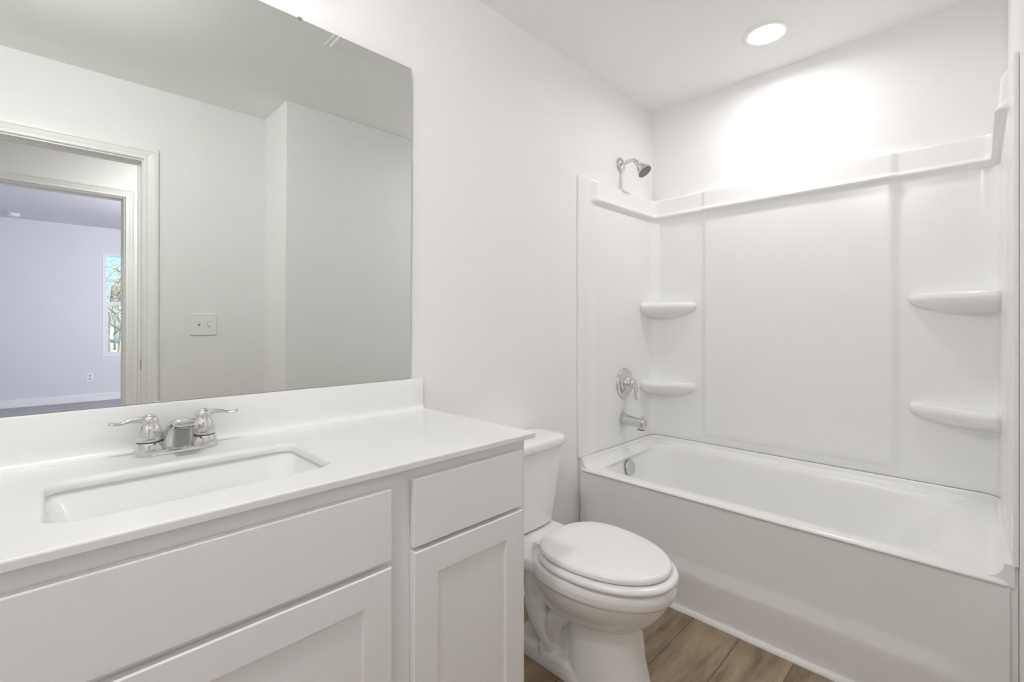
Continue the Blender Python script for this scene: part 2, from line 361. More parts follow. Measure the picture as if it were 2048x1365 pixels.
# ------------------------------------------------------------------ faucet
FX, FYY = 0.225, -0.078
fa = thing('faucet', (FX, FYY, ZC), 'polished chrome two-handle centerset faucet standing behind the sink', 'faucet')
b = MB()
def plate(e, z):
    r = 0.031-e; pts = []
    for i in range(17): a = -pi/2+pi*i/16; pts.append((FX+0.053+r*cos(a), FYY+r*sin(a), z))
    for i in range(17): a = pi/2+pi*i/16; pts.append((FX-0.053+r*cos(a), FYY+r*sin(a), z))
    return pts
b.loft([plate(0, ZC+0.0003), plate(0, ZC+0.004), plate(0.002, ZC+0.008), plate(0.004, ZC+0.010)])
for s in (-1, 1):
    b.lathe((FX+s*0.053, FYY, ZC), (0, 0, 1), [(0.030, 0.004), (0.031, 0.010), (0.030, 0.020), (0.0275, 0.027), (0.026, 0.030)], 32)
b.make('base_plate', M['chrome'], fa, auto=60)
for s in (-1, 1):
    c = (FX+s*0.053, FYY, ZC)
    MB().lathe(c, (0, 0, 1), [(0.0255, 0.0302), (0.0255, 0.0322)], 32).make('gasket', M['dark'], fa)
    h = MB().lathe(c, (0, 0, 1), [(0.0262, 0.0325), (0.0268, 0.038), (0.0262, 0.048), (0.0235, 0.060), (0.0190, 0.069), (0.0170, 0.074), (0.0175, 0.078), (0.0165, 0.084), (0.013, 0.089), (0.008, 0.091)], 32).make('handle', M['chrome'], fa, smooth=True)
    pts = cr([(c[0]+s*0.004, c[1]-0.002, c[2]+0.082), (c[0]+s*0.022, c[1]-0.005, c[2]+0.0845), (c[0]+s*0.040, c[1]-0.007, c[2]+0.0835), (c[0]+s*0.056, c[1]-0.009, c[2]+0.080), (c[0]+s*0.074, c[1]-0.011, c[2]+0.083)], 5)
    rings = []
    for i, p in enumerate(pts):
        t = i/(len(pts)-1); t2 = (pts[min(i+1, len(pts)-1)]-pts[max(i-1, 0)]).normalized(); w = t2.cross(Vector((0, 0, 1))).normalized(); u = w.cross(t2)
        a, bb = lerp(0.010, 0.0075, sstep(0, .4, t))+0.0035*sstep(.55, .9, t)-0.005*sstep(.93, 1, t), lerp(0.0085, 0.0036, sstep(0, .7, t))
        rings.append([p+w*a*cos(2*pi*k/14)+u*bb*sin(2*pi*k/14) for k in range(14)])
    MB().loft(rings).make('lever', M['chrome'], h, smooth=True)
    MB().lathe((c[0], c[1], c[2]+0.0905), (0, 0, 1), [(0.0095, 0), (0.0095, 0.0012), (0.008, 0.003), (0.004, 0.0042)], 24).make('index_cap', M['chrome'], h, smooth=True)
# spout: leans up and forward from the plate
path = cr([(FX, FYY+0.002, ZC+0.006), (FX, FYY-0.008, ZC+0.030), (FX, FYY-0.028, ZC+0.055), (FX, FYY-0.056, ZC+0.074), (FX, FYY-0.086, ZC+0.082), (FX, FYY-0.100, ZC+0.0815)], 5)
rings = []; NP = len(path)
for i, p in enumerate(path):
    t = i/(NP-1); tt = (path[min(i+1, NP-1)]-path[max(i-1, 0)]).normalized(); w = Vector((1, 0, 0)); u = w.cross(tt).normalized()
    hw = lerp(0.035, 0.0245, sstep(0, .8, t)); hh = lerp(0.022, 0.0085, sstep(0, .8, t))
    rg = []
    for k in range(28):
        a = 2*pi*k/28; ca, sa = cos(a), sin(a); e = 0.55
        x = math.copysign(abs(ca)**e, ca)*hw; y = math.copysign(abs(sa)**0.8, sa)*hh
        rg.append(p+w*x+u*y)
    rings.append(rg)
p, tt = path[-1], (path[-1]-path[-2]).normalized()
rings.append([p+tt*0.004+(q-p)*0.85 for q in rings[-1]]); rings.append([p+tt*0.0055+(q-p)*0.5 for q in rings[-2]])
MB().loft(rings).make('spout', M['chrome'], fa, smooth=True)
MB().lathe((FX, FYY-0.088, ZC+0.0735), (0, -0.15, -1), [(0.0105, 0), (0.0105, 0.004), (0.0085, 0.0042)], 20).make('aerator', M['satin'], fa, auto=40)
MB().tube([(FX, FYY+0.026, ZC+0.008), (FX, FYY+0.026, ZC+0.058)], 0.0025, 10).sphere((FX, FYY+0.026, ZC+0.060), 0.0055, 12).make('lift_rod', M['chrome'], fa, smooth=True)

# ------------------------------------------------------------------ mirror (hangs a little off the wall, leaning forward)
ma, mb_, mo = 0.0064, -0.006, 0.009
nrm = Vector((sin(mb_), -cos(mb_)*cos(ma), -sin(ma))).normalized(); mc = Vector((0.45, -mo, 1.03))
def mpt(x, z, back=0):   # point of the mirror plane at x, z
    y = mc.y - (nrm.x*(x-mc.x)+nrm.z*(z-mc.z))/nrm.y
    return Vector((x, y, z)) - nrm*back
MX0, MX1, MZ0, MZ1 = -0.45, 0.9205, 1.0255, 2.1299
mi = thing('wall_mirror', (0.235, -0.01, 1.0255), 'large frameless rectangular mirror on the wall above the sink backsplash', 'mirror')
corn = [(MX0, MZ0), (MX1, MZ0), (MX1, MZ1), (MX0, MZ1)]
fr = [mpt(x, z) for x, z in corn]; bk = [mpt(x, z, 0.004) for x, z in corn]
g = obj('mirror_glass', fr+bk, [(0, 1, 2, 3), (4, 7, 6, 5), (0, 4, 5, 1), (1, 5, 6, 2), (2, 6, 7, 3), (3, 7, 4, 0)], M['mirror'], mi)
g.data.materials.append(M['mirroredge'])
for i, p in enumerate(g.data.polygons):
    if abs(p.normal.dot(nrm)) < 0.9: p.material_index = 1
for x in (0.536, -0.2):
    c = mpt(x, MZ1); MB().box(x-0.008, x+0.008, c.y-0.0025, -0.0005, MZ1-0.006, MZ1+0.006).make('clip', M['glass'], mi) if False else MB().box(x-0.006, x+0.006, c.y-0.002, -0.0005, MZ1-0.002, MZ1+0.0035).make('clip', M['satin'], mi)
for x in (0.6, -0.1):
    MB().box(x-0.02, x+0.02, mpt(x, 1.6, 0.0045).y, -0.0003, 1.56, 1.64).make('mounting_pad', M['dark'], mi)

# ------------------------------------------------------------------ vanity light over the mirror
vl = thing('vanity_light', (VAN_X, 0, 2.410), 'three-globe bar light on the wall above the mirror', 'light')
box('bar', VAN_X-0.29, VAN_X+0.29, -0.028, -0.0005, 2.395, 2.480, M['chrome'], vl, bevel=0.004)
for k in (-1, 0, 1):
    x = VAN_X+k*0.2
    MB().tube([(x, -0.028, 2.440), (x, -0.14, 2.475), (x, -0.20, 2.470), (x, -0.20, 2.435)], 0.009, 12).lathe((x, -0.20, 2.440), (0, 0, -1), [(0.010, 0), (0.028, 0.004), (0.030, 0.014)], 24).make('arm', M['chrome'], vl, auto=50)
    sg = MB().lathe((x, -0.20, 2.426), (0, 0, -1), [(0.026, 0), (0.045, 0.012), (0.058, 0.035), (0.0625, 0.061), (0.058, 0.087), (0.045, 0.110), (0.026, 0.121), (0.008, 0.1235)], 28).make('shade', M['glassglobe'], vl, smooth=True)

# ------------------------------------------------------------------ toilet
TX = 1.355
to = thing('toilet', (TX, -0.4, 0), 'white two-piece elongated toilet with closed lid between the vanity and the bathtub', 'toilet')
def egg(hw, yb, yf, z, n=40, p=2.0, sq=2.3, mid=0.42):
    """elongated outline: squarer at the back, rounder nose at the front (yf < yb)"""
    yc = lerp(yb, yf, mid); pts = []
    for i in range(n):
        a = 2*pi*i/n; ca, sa = cos(a), sin(a)
        e = p if sa < 0 else sq
        x = math.copysign(abs(ca)**(2/e), ca)*hw; y = math.copysign(abs(sa)**(2/e), sa)
        pts.append((TX+x, yc+(y*(yb-yc) if sa >= 0 else y*(yc-yf)), z))
    return pts
b = MB()
# bowl and rim
BK = [(0.085, -0.30, -0.590, 0.200), (0.118, -0.30, -0.660, 0.230), (0.150, -0.30, -0.714, 0.268), (0.173, -0.29, -0.749, 0.310), (0.185, -0.28, -0.768, 0.345)]
BI = cr([Vector((k[0], k[2], k[3])) for k in BK], 5)
b.loft([egg(v.x, -0.295, v.y, v.z, n=72) for v in BI]+[egg(hw, yb, yf, z, n=72) for hw, yb, yf, z in ((0.187, -0.28, -0.7705, 0.352), (0.1925, -0.28, -0.777, 0.356), (0.196, -0.28, -0.782, 0.364), (0.198, -0.28, -0.785, 0.382), (0.195, -0.28, -0.783, 0.398), (0.187, -0.29, -0.774, 0.405))])
# front pedestal column
b.loft([egg(0.108, -0.42, -0.705, 0.0, sq=2.6, p=2.4), egg(0.106, -0.42, -0.702, 0.02, sq=2.6, p=2.4), egg(0.098, -0.42, -0.680, 0.12, sq=2.6, p=2.4), egg(0.093, -0.42, -0.665, 0.26, sq=2.6, p=2.4)])
# foot
b.loft([rrect(TX-0.106, TX+0.106, -0.66, -0.175, 0.085, 0.0), rrect(TX-0.106, TX+0.106, -0.66, -0.175, 0.085, 0.022), rrect(TX-0.100, TX+0.100, -0.66, -0.181, 0.08, 0.045), rrect(TX-0.088, TX+0.088, -0.66, -0.195, 0.07, 0.056)])
# rear core, deck
b.loft([rrect(TX-0.042, TX+0.042, -0.56, -0.20, 0.03, 0.02), rrect(TX-0.036, TX+0.036, -0.56, -0.20, 0.03, 0.20), rrect(TX-0.080, TX+0.080, -0.56, -0.09, 0.03, 0.33), rrect(TX-0.12, TX+0.12, -0.50, -0.05, 0.03, 0.37)])
b.loft([rrect(TX-0.135, TX+0.135, -0.42, -0.035, 0.04, 0.340), rrect(TX-0.160, TX+0.160, -0.42, -0.025, 0.045, 0.352), rrect(TX-0.166, TX+0.166, -0.42, -0.022, 0.045, 0.372), rrect(TX-0.162, TX+0.162, -0.42, -0.026, 0.045, 0.388), rrect(TX-0.154, TX+0.154, -0.42, -0.034, 0.045, 0.394)])
# trapway bulges on both flanks
for s in (-1, 1):
    b.tube(cr([(TX+s*0.050, -0.47, 0.26), (TX+s*0.060, -0.41, 0.205), (TX+s*0.062, -0.37, 0.150), (TX+s*0.050, -0.36, 0.09)], 5), 0.036, 14)
    b.tube(cr([(TX+s*0.045, -0.30, 0.36), (TX+s*0.052, -0.27, 0.28), (TX+s*0.055, -0.275, 0.21), (TX+s*0.056, -0.30, 0.14), (TX+s*0.050, -0.34, 0.08), (TX+s*0.045, -0.36, 0.04)], 5), [0.042]*11+[0.049]*15, 16)
    b.tube(cr([(TX+s*0.105, -0.34, 0.345), (TX+s*0.090, -0.37, 0.29), (TX+s*0.078, -0.41, 0.245), (TX+s*0.070, -0.46, 0.22)], 5), 0.022, 12)
    b.lathe((TX+s*0.088, -0.335, 0.050), (0, 0, 1), [(0.017, -0.02), (0.017, 0.016), (0.013, 0.024), (0.006, 0.027)], 20)
bowl = b.make('bowl', M['porcelain'], to, smooth=True)
md = bowl.modifiers.new('remesh', 'REMESH'); md.mode = 'VOXEL'; md.voxel_size = 0.003; md.use_smooth_shade = True
md = bowl.modifiers.new('smooth', 'SMOOTH'); md.factor = 0.5; md.iterations = 6
# tank
def tring(hw, yf, z, r=0.05, yb=-0.022):
    ring = rrect(TX-hw, TX+hw, yf, yb, r, z)
    return [(x, y-0.012*(1-((x-TX)/hw)**2)*sstep(lerp(yb, yf, .5), yf, y), z) for x, y, z in ring]
b = MB(); b.loft([tring(0.140, -0.165, 0.402, 0.045), tring(0.160, -0.186, 0.404, 0.05), tring(0.168, -0.190, 0.412, 0.05), tring(0.182, -0.196, 0.50, 0.05), tring(0.198, -0.200, 0.60, 0.05), tring(0.210, -0.203, 0.715, 0.05)])
b.make('tank', M['porcelain'], to, auto=50)
b = MB(); b.loft([tring(0.212, -0.206, 0.7155, 0.05, -0.014), tring(0.221, -0.215, 0.7165, 0.058, -0.010), tring(0.224, -0.218, 0.721, 0.06, -0.009), tring(0.225, -0.219, 0.742, 0.06, -0.009), tring(0.221, -0.215, 0.751, 0.06, -0.012), tring(0.210, -0.204, 0.7555, 0.055, -0.02), tring(0.17, -0.17, 0.757, 0.05, -0.04)])
b.make('tank_lid', M['porcelain'], to, auto=60)
MB().lathe((TX-0.15, -0.203, 0.665), (0, -1, 0), [(0.014, 0), (0.014, 0.008), (0.009, 0.012)], 20).tube([(TX-0.15, -0.218, 0.665), (TX-0.125, -0.226, 0.660), (TX-0.085, -0.228, 0.652)], [0.006, 0.006, 0.007], 10).make('flush_lever', M['chrome'], to, auto=50)
# seat ring and lid
def prof_ring(hw, yb, yf, pr, **k): return [egg(hw-e, yb-e, yf+e, z, **k) for e, z in pr]
SE = dict(n=64, p=2.05, sq=2.5, mid=0.40)
b = MB(); b.loft(prof_ring(0.196, -0.325, -0.789, [(0.055, 0.4075), (0.008, 0.4078), (0.002, 0.411), (0, 0.417), (0.002, 0.424), (0.008, 0.4285), (0.016, 0.430), (0.055, 0.430), (0.06, 0.42)], **SE)+[], False, False)
n = 64; k0 = len(b.v)-n; b.f += [(k0+i, k0+(i+1) % n, (i+1) % n, i) for i in range(n)]
b.make('seat', M['seat'], to, smooth=True)
b = MB(); b.loft(prof_ring(0.182, -0.320, -0.769, [(0.012, 0.4335), (0.003, 0.4345), (0, 0.440), (0.001, 0.447), (0.006, 0.4525), (0.014, 0.455), (0.05, 0.4568), (0.10, 0.4575), (0.14, 0.4577)], **SE))
b.make('seat_lid', M['seat'], to, smooth=True)
for s in (-1, 1):
    MB().box(TX+s*0.075-0.019, TX+s*0.075+0.019, -0.322, -0.288, 0.393, 0.424).make('hinge', M['seat'], to, bevel=0.007, seg=3)
box('hinge_bar', TX-0.05, TX+0.05, -0.321, -0.309, 0.412, 0.440, M['seat'], to, bevel=0.005, seg=3)

# ------------------------------------------------------------------ bathtub
XT, ZR = 1.914, 0.494
tub = thing('bathtub', (2.29, -0.763, 0), 'white alcove bathtub with smooth apron and sloped backrest at the end of the room', 'bathtub')
def zd(x, y): return ZR + 0.014*sstep(XT, 2.60, x)
def tr(x0, x1, y0, y1, r, z): return rrect(x0, x1, y0, y1, r, z, k=10, m=14)
T0, T1 = -1.509, -0.014
rings = [tr(XT+0.012, 2.68, T0, T1, 0.012, 0.4755), tr(XT+0.004, 2.68, T0, T1, 0.015, 0.477), tr(XT+0.0005, 2.68, T0, T1, 0.018, 0.480), tr(XT, 2.68, T0, T1, 0.02, 0.484),
         tr(XT+0.003, 2.68, T0+0.002, T1-0.002, 0.022, lambda x, y: zd(x, y)-0.007), tr(XT+0.010, 2.678, T0+0.006, T1-0.004, 0.024, lambda x, y: zd(x, y)-0.0015), tr(XT+0.020, 2.676, T0+0.012, T1-0.010, 0.028, zd)]
IX0, IX1, IY0, IY1 = 1.978, 2.612, -1.405, -0.052
def inr(e, z, r=0.15, dy=0.0): return tr(IX0+e, IX1-e, IY0+e+dy, IY1-e, max(0.03, r-e*0.3), z)
rings += [inr(-0.006, zd, 0.15), inr(0.000, lambda x, y: zd(x, y)-0.0015, dy=0.004), inr(0.005, lambda x, y: zd(x, y)-0.007, dy=0.014), inr(0.010, lambda x, y: zd(x, y)-0.018, dy=0.030)]
for e, z, dy in ((0.014, 0.465, 0.045), (0.019, 0.43, 0.075), (0.026, 0.37, 0.115), (0.036, 0.29, 0.165), (0.046, 0.21, 0.215), (0.056, 0.155, 0.26), (0.070, 0.120, 0.30), (0.095, 0.102, 0.330), (0.14, 0.095, 0.35)):
    rings.append(inr(e, z, 0.15, dy))
b = MB(); b.loft(rings, False, True)
b.make('tub_shell', M['acrylic'], tub, auto=60)
# raised ledge round three sides, between the deck and the wall panels
def ribbon(prof, x_start, ys, R=0.07):
    """sweep (offset from wall, z) profile along left wall, back wall, right wall"""
    st = [((x_start, 0.0), (0, -1))]+[((lerp(x_start, XB-R, i/8), 0.0), (0, -1)) for i in range(1, 9)]
    st += [((XB-R+R*cos(pi/2-pi/2*i/8), -R+R*sin(pi/2-pi/2*i/8)), (-cos(pi/2-pi/2*i/8), -sin(pi/2-pi/2*i/8))) for i in range(1, 9)]
    yr = -WT+0.002
    st += [((XB, yr+R), (-1, 0))]
    st += [((XB-R+R*cos(-pi/2*i/8), yr+R+R*sin(-pi/2*i/8)), (-cos(-pi/2*i/8), -sin(-pi/2*i/8))) for i in range(1, 9)]
    st += [((lerp(XB-R, x_start, i/8), yr), (0, 1)) for i in range(0, 9)]
    return [[(p[0]+n[0]*o, p[1]+n[1]*o, z+(zd(p[0], 0)-ZR if z < 0.515 else 0)) for o, z in prof] for p, n in st]
b = MB(); b.loft(ribbon([(0.006, 0.475), (0.074, 0.475), (0.066, 0.4905), (0.056, 0.4950), (0.046, 0.4995), (0.037, 0.507), (0.031, 0.518), (0.028, 0.528), (0.0265, 0.536), (0.0245, 0.5395), (0.006, 0.5395)], XT+0.013, None))
b.make('ledge', M['acrylic'], tub, auto=50)
# apron with recessed panel over a flared skirt
ap = [(XT+0.010, 0.478), (XT+0.011, 0.460), (XT+0.016, 0.40), (XT+0.018, 0.222), (XT+0.016, 0.208), (XT+0.004, 0.172), (XT+0.001, 0.160), (XT+0.002, 0.145), (XT+0.006, 0.02), (XT+0.006, 0.0), (XT+0.035, 0.0), (XT+0.035, 0.478)]
flat = [(XT+0.010, 0.478), (XT+0.010, 0.460), (XT+0.009, 0.40), (XT+0.0065, 0.222), (XT+0.006, 0.208), (XT+0.003, 0.172), (XT+0.001, 0.160), (XT+0.002, 0.145), (XT+0.006, 0.02), (XT+0.006, 0.0), (XT+0.035, 0.0), (XT+0.035, 0.478)]
rings = []
for y, t in ((T1-0.001, 0), (-0.05, 0), (-0.09, 0.15), (-0.13, 0.85), (-0.17, 1), (-0.6, 1), (-1.0, 1), (-1.33, 1), (-1.375, 0.85), (-1.415, 0.15), (-1.455, 0), (T0+0.001, 0)):
    rings.append([(lerp(a[0], c[0], t), y, a[1]) for a, c in zip(flat, ap)])
b = MB(); b.loft(rings); b.box(XT+0.020, XT+0.03, T1-0.002, -0.001, 0.0, 0.537).box(XT+0.020, XT+0.03, -WT+0.001, T0+0.002, 0, 0.537)
b.make('apron', M['acrylic'], tub, auto=50)
MB().lathe((2.285, -0.083, 0.427), (0, -1, 0.18), [(0.043, 0), (0.043, 0.004), (0.040, 0.008), (0.034, 0.0095), (0.030, 0.0085)], 32).make('overflow_plate', M['chrome'], tub, auto=50)
MB().lathe((2.285, -0.26, 0.0952), (0, 0, 1), [(0.036, 0), (0.036, 0.003), (0.030, 0.005), (0.02, 0.004)], 28).make('tub_drain', M['chrome'], tub, auto=50)

# ------------------------------------------------------------------ shower wall surround
su = thing('shower_surround', (2.3, -0.763, 0.54), 'glossy white three-wall shower surround with moulded corner shelves above the bathtub', 'shower surround')
R = 0.075; YR = -WT+0.0004
Z0, Z1 = 0.5415, 1.980
xs = [XT, 1.917, 1.922, 1.95, 1.985, 2.0, 2.01, 2.02, 2.03, 2.04, 2.05, 2.06, 2.075, 2.1, 2.2, 2.35, 2.5, XB-R]
st = []   # (px,py,nx,ny, kind, coord)
for x in xs: st.append((x, 0.0, 0, -1, 'L', x))
for i in range(1, 10):
    a = pi/2-pi/2*i/10; st.append((XB-R+R*cos(a), -R+R*sin(a), -cos(a), -sin(a), 'B', -R*(1-sin(a))))
ysb = [-R, -0.12, -0.2, -0.28, -0.318, -0.324, -0.330, -0.336, -0.342, -0.348, -0.354, -0.38]+[-0.38-0.78*i/8 for i in range(1, 8)]+[-1.16, -1.168, -1.174, -1.180, -1.186, -1.192, -1.198, -1.204, -1.22, -1.3, -1.4, YR+R]
for y in ysb: st.append((XB, y, -1, 0, 'B', y))
for i in range(1, 10):
    a = -pi/2*i/10; st.append((XB-R+R*cos(a), YR+R+R*sin(a), -cos(a), -sin(a), 'B', YR+R+R*sin(a)))
for x in reversed(xs): st.append((x, YR, 0, 1, 'L', x))
zs = [Z0, 0.546, 0.56, 0.575, 0.58, 0.585, 0.59, 0.595, 0.60, 0.62, 0.7, 0.9, 1.1, 1.3, 1.5, 1.7, 1.80, 1.84, 1.852, 1.857, 1.860, 1.8625, 1.865, 1.869, 1.873, 1.877, 1.881, 1.886, 1.892, 1.91, 1.94, 1.965, 1.972, 1.977, Z1]
def bandf(z):
    K = [(1.852, 0), (1.857, 0.004), (1.860, 0.012), (1.8625, 0.020), (1.865, 0.024), (1.869, 0.0268), (1.873, 0.0275), (1.877, 0.0262), (1.881, 0.0225), (1.886, 0.0185), (1.892, 0.0165), (1.94, 0.014), (1.965, 0.013), (1.972, 0.012), (1.977, 0.009), (Z1, 0.004)]
    if z <= K[0][0]: return 0
    for (a, u), (c, v) in zip(K, K[1:]):
        if z <= c: return lerp(u, v, (z-a)/(c-a))
    return K[-1][1]
def off(kind, c, z):
    o = 0.020
    if kind == 'L':
        o = lerp(0.012, 0.020, sstep(1.995, 2.055, c)); o -= 0.004*(1-sstep(XT, XT+0.006, c))
        o += bandf(z)*sstep(2.0, 2.06, c)
    else:
        o += bandf(z)
        w = sstep(-0.318, -0.354, c) if c > -0.76 else 1-sstep(-1.168, -1.204, c)
        w = (1 - sstep(-0.354, -0.318, c)) * sstep(-1.204, -1.166, c)
        o += 0.014*w*sstep(0.575, 0.60, z)
    if z < 0.56: o = min(o, lerp(0.014, 0.02, (z-Z0)/(0.56-Z0)))
    return o
def panel(name, sts, end0=False, end1=False):
    rows = []
    for (px, py, nx, ny, kd, c) in sts:
        col = [(px+nx*0.001, py+ny*0.001, Z0)]+[(px+nx*off(kd, c, z), py+ny*off(kd, c, z), z) for z in zs]+[(px+nx*0.001, py+ny*0.001, Z1)]
        rows.append(col)
    b = MB(); b.loft(rows, True, True, closed=True)
    return b.make(name, M['acrylic'], su, auto=48)
nL = len(xs)
panel('side_panel', st[:nL]); panel('back_panel', st[nL-1:len(st)-nL+1]); panel('side_panel', st[len(st)-nL:])
# moulded corner shelves
def shelf(side, zt, lower):
    s = 1 if side == 'L' else -1; y0 = -0.019 if s > 0 else YR+0.019; cx = XB-0.019
    LX_, LY = (0.155, 0.268) if side == 'L' else (0.150, 0.272)
    def ring(e, z, bul=0.035):
        pts = [(cx+0.002, y0+s*0.002, z)]
        a = Vector((cx-LX_+e, y0)); c = Vector((cx, y0-s*(LY-e)))
        nn = Vector((-(c-a).y, (c-a).x)).normalized()
        if nn.dot(Vector((-1, -s))) < 0: nn = -nn
        m = 22; out = []
        for i in range(m+1):
            t = i/m; r = 0.5-0.5*cos(pi*t)
            w = (1-abs(2*t-1)**3.2)
            q = a.lerp(c, r)+nn*w*(bul-e*0.25); out.append((q.x, q.y, z))
        return pts+[(cx-LX_+e, y0+s*0.002, z)]+out+[(cx+0.002, y0-s*(LY-e), z)]
    K = [(0.16, zt-0.115), (0.13, zt-0.088), (0.075, zt-0.060), (0.030, zt-0.047), (0.008, zt-0.040), (0.001, zt-0.031), (-0.002, zt-0.020), (0.002, zt-0.008), (0.009, zt-0.001), (0.016, zt), (0.022, zt-0.0015), (0.05, zt-0.003)]
    if not lower: K = [(0.13, zt-0.092), (0.09, zt-0.078), (0.050, zt-0.066), (0.022, zt-0.055), (0.006, zt-0.044), (-0.002, zt-0.031), (-0.003, zt-0.020), (0.002, zt-0.008), (0.009, zt-0.001), (0.016, zt), (0.022, zt-0.0015), (0.05, zt-0.003)]
    MB().loft([ring(e, z) for e, z in K]).make('shelf', M['acrylic'], su, auto=70)
shelf('L', 1.348, False); shelf('L', 0.882, False); shelf('R', 1.352, False); shelf('R', 0.885, False)

# ------------------------------------------------------------------ shower head, valve, spout
sh = thing('shower_fixture', (2.321, -0.001, 2.130), 'chrome shower head on a bent arm high on the wall above the surround', 'shower head')
MB().lathe((2.321, -0.0005, 2.130), (0, -1, 0), [(0.041, 0), (0.041, 0.003), (0.037, 0.008), (0.026, 0.014), (0.016, 0.018), (0.0115, 0.020)], 32).make('escutcheon', M['chrome'], sh, smooth=True)
ap_ = cr([(2.321, -0.012, 2.130), (2.321, -0.05, 2.138), (2.321, -0.078, 2.137), (2.321, -0.098, 2.125), (2.321, -0.112, 2.108)], 6)
MB().tube(ap_, 0.0105, 18).make('shower_arm', M['chrome'], sh, smooth=True)
hb = Vector((2.321, -0.108, 2.113)); hx = Vector((0.04, -0.62, -0.78)).normalized()
MB().lathe(hb, hx, [(0.0135, -0.004), (0.0165, 0.004), (0.0165, 0.012), (0.014, 0.015), (0.018, 0.020), (0.024, 0.032), (0.031, 0.046), (0.038, 0.060), (0.0415, 0.067), (0.0415, 0.071), (0.038, 0.072)], 32).make('head', M['chrome'], sh, auto=55)
MB().lathe(hb, hx, [(0.0378, 0.0722), (0.0378, 0.0735), (0.034, 0.0742), (0.01, 0.0745)], 32).make('spray_face', M['grey'], sh, auto=50)

va = thing('shower_valve', (2.325, -0.022, 0.884), 'round chrome tub valve plate with single lever on the surround above the tub spout', 'valve')
vc = Vector((2.330, -0.0205, 0.886))
MB().lathe(vc, (0, -1, 0), [(0.084, 0), (0.084, 0.003), (0.080, 0.008), (0.066, 0.0115), (0.056, 0.0105), (0.052, 0.012), (0.044, 0.016), (0.034, 0.018), (0.020, 0.019)], 48).make('escutcheon', M['chrome'], va, auto=60)
hub = MB().lathe(vc, (0, -1, 0), [(0.038, 0.016), (0.039, 0.024), (0.035, 0.034), (0.027, 0.040), (0.025, 0.044), (0.029, 0.050), (0.029, 0.060), (0.024, 0.069), (0.015, 0.074), (0.006, 0.076)], 32).make('handle', M['chrome'], va, smooth=True)
pts = cr([vc+Vector((0, -0.058, 0.004)), vc+Vector((0.006, -0.068, -0.018)), vc+Vector((0.010, -0.068, -0.045)), vc+Vector((0.013, -0.064, -0.070)), vc+Vector((0.014, -0.068, -0.092))], 5)
rings = []
for i, p in enumerate(pts):
    t = i/(len(pts)-1); tt = (pts[min(i+1, len(pts)-1)]-pts[max(i-1, 0)]).normalized(); w = Vector((1, 0, 0)); w = (w-tt*w.dot(tt)).normalized(); u = w.cross(tt)
    a = lerp(0.020, 0.013, sstep(0, .5, t))+0.002*sstep(.6, 1, t); bb = lerp(0.014, 0.0065, sstep(0, .6, t))
    rings.append([p+w*a*cos(2*pi*k/14)+u*bb*sin(2*pi*k/14) for k in range(14)])
MB().loft(rings).make('lever', M['chrome'], hub, smooth=True)

ts = thing('tub_spout', (2.315, -0.02, 0.684), 'short chrome tub spout with pull-up diverter knob below the valve', 'spout')
rings = []
for d, zc_, hw, hh, e in ((0.0, 0.684, 0.030, 0.031, 2.2), (0.004, 0.684, 0.0315, 0.0325, 2.2), (0.03, 0.682, 0.029, 0.030, 2.3), (0.06, 0.680, 0.026, 0.027, 2.5), (0.085, 0.678, 0.0245, 0.026, 2.8), (0.100, 0.673, 0.0245, 0.029, 3.2), (0.115, 0.671, 0.0245, 0.030, 3.4), (0.134, 0.670, 0.0235, 0.029, 3.4), (0.140, 0.670, 0.020, 0.025, 3.2)):
    rg = []
    for k in range(32):
        a = 2*pi*k/32; ca, sa = cos(a), sin(a)
        rg.append((2.315+math.copysign(abs(ca)**(2/e), ca)*hw, -0.0205-d, zc_+math.copysign(abs(sa)**(2/e), sa)*hh))
    rings.append(rg)
MB().loft(rings).make('spout_body', M['chrome'], ts, auto=55)
box('outlet', 2.302, 2.328, -0.152, -0.118, 0.637, 0.643, M['dark'], ts, bevel=0.002)
MB().lathe((2.315, -0.140, 0.698), (0, 0, 1), [(0.0035, 0), (0.0035, 0.010), (0.0065, 0.011), (0.0065, 0.016), (0.004, 0.017)], 16).make('diverter_knob', M['chrome'], ts, auto=50)

# ------------------------------------------------------------------ ceiling light and vent
def recessed(px, py, label):
    rl = thing('recessed_light', (px, py, H), label, 'light')
    MB().lathe((px, py, H), (0, 0, -1), [(0.101, 0.0003), (0.101, 0.004), (0.097, 0.008), (0.085, 0.0095), (0.074, 0.0075), (0.071, 0.003), (0.071, 0.0003)], 48, False, False).make('trim_ring', M['plastic'], rl, smooth=True)
    MB().lathe((px, py, H), (0, 0, -1), [(0.071, 0.0005), (0.071, 0.004), (0.05, 0.0055), (0.01, 0.006)], 48).make('lens', M['lens'], rl, smooth=True)
recessed(LAMP_TUB[0], LAMP_TUB[1], 'round flush ceiling light glowing white above the bathtub')
dl = thing('added_fill_dome', (FILL_POS[0], FILL_POS[1], H), 'unseen white dome on the ceiling in front of the vanity, added as fill light', 'light')  # out-of-view dome, added to brighten the whole bathroom
MB().lathe((FILL_POS[0], FILL_POS[1], H), (0, 0, -1), [(0.115, 0.0003), (0.115, 0.018), (0.108, 0.022)], 40).make('fill_mount', M['plastic'], dl, auto=50)
MB().lathe((FILL_POS[0], FILL_POS[1], H), (0, 0, -1), [(0.105, 0.0222), (0.104, 0.040), (0.092, 0.066), (0.068, 0.084), (0.036, 0.094), (0.008, 0.096)], 40).make('fill_dome', M['fillglow'], dl, smooth=True)
ve = thing('ceiling_vent', (1.08, -0.68, H), 'white rectangular ceiling register reflected near the top of the mirror', 'vent')
MB().box(0.930, 1.205, -0.800, -0.560, H-0.005, H-0.0003).make('vent_frame', M['plastic'], ve, bevel=0.002)
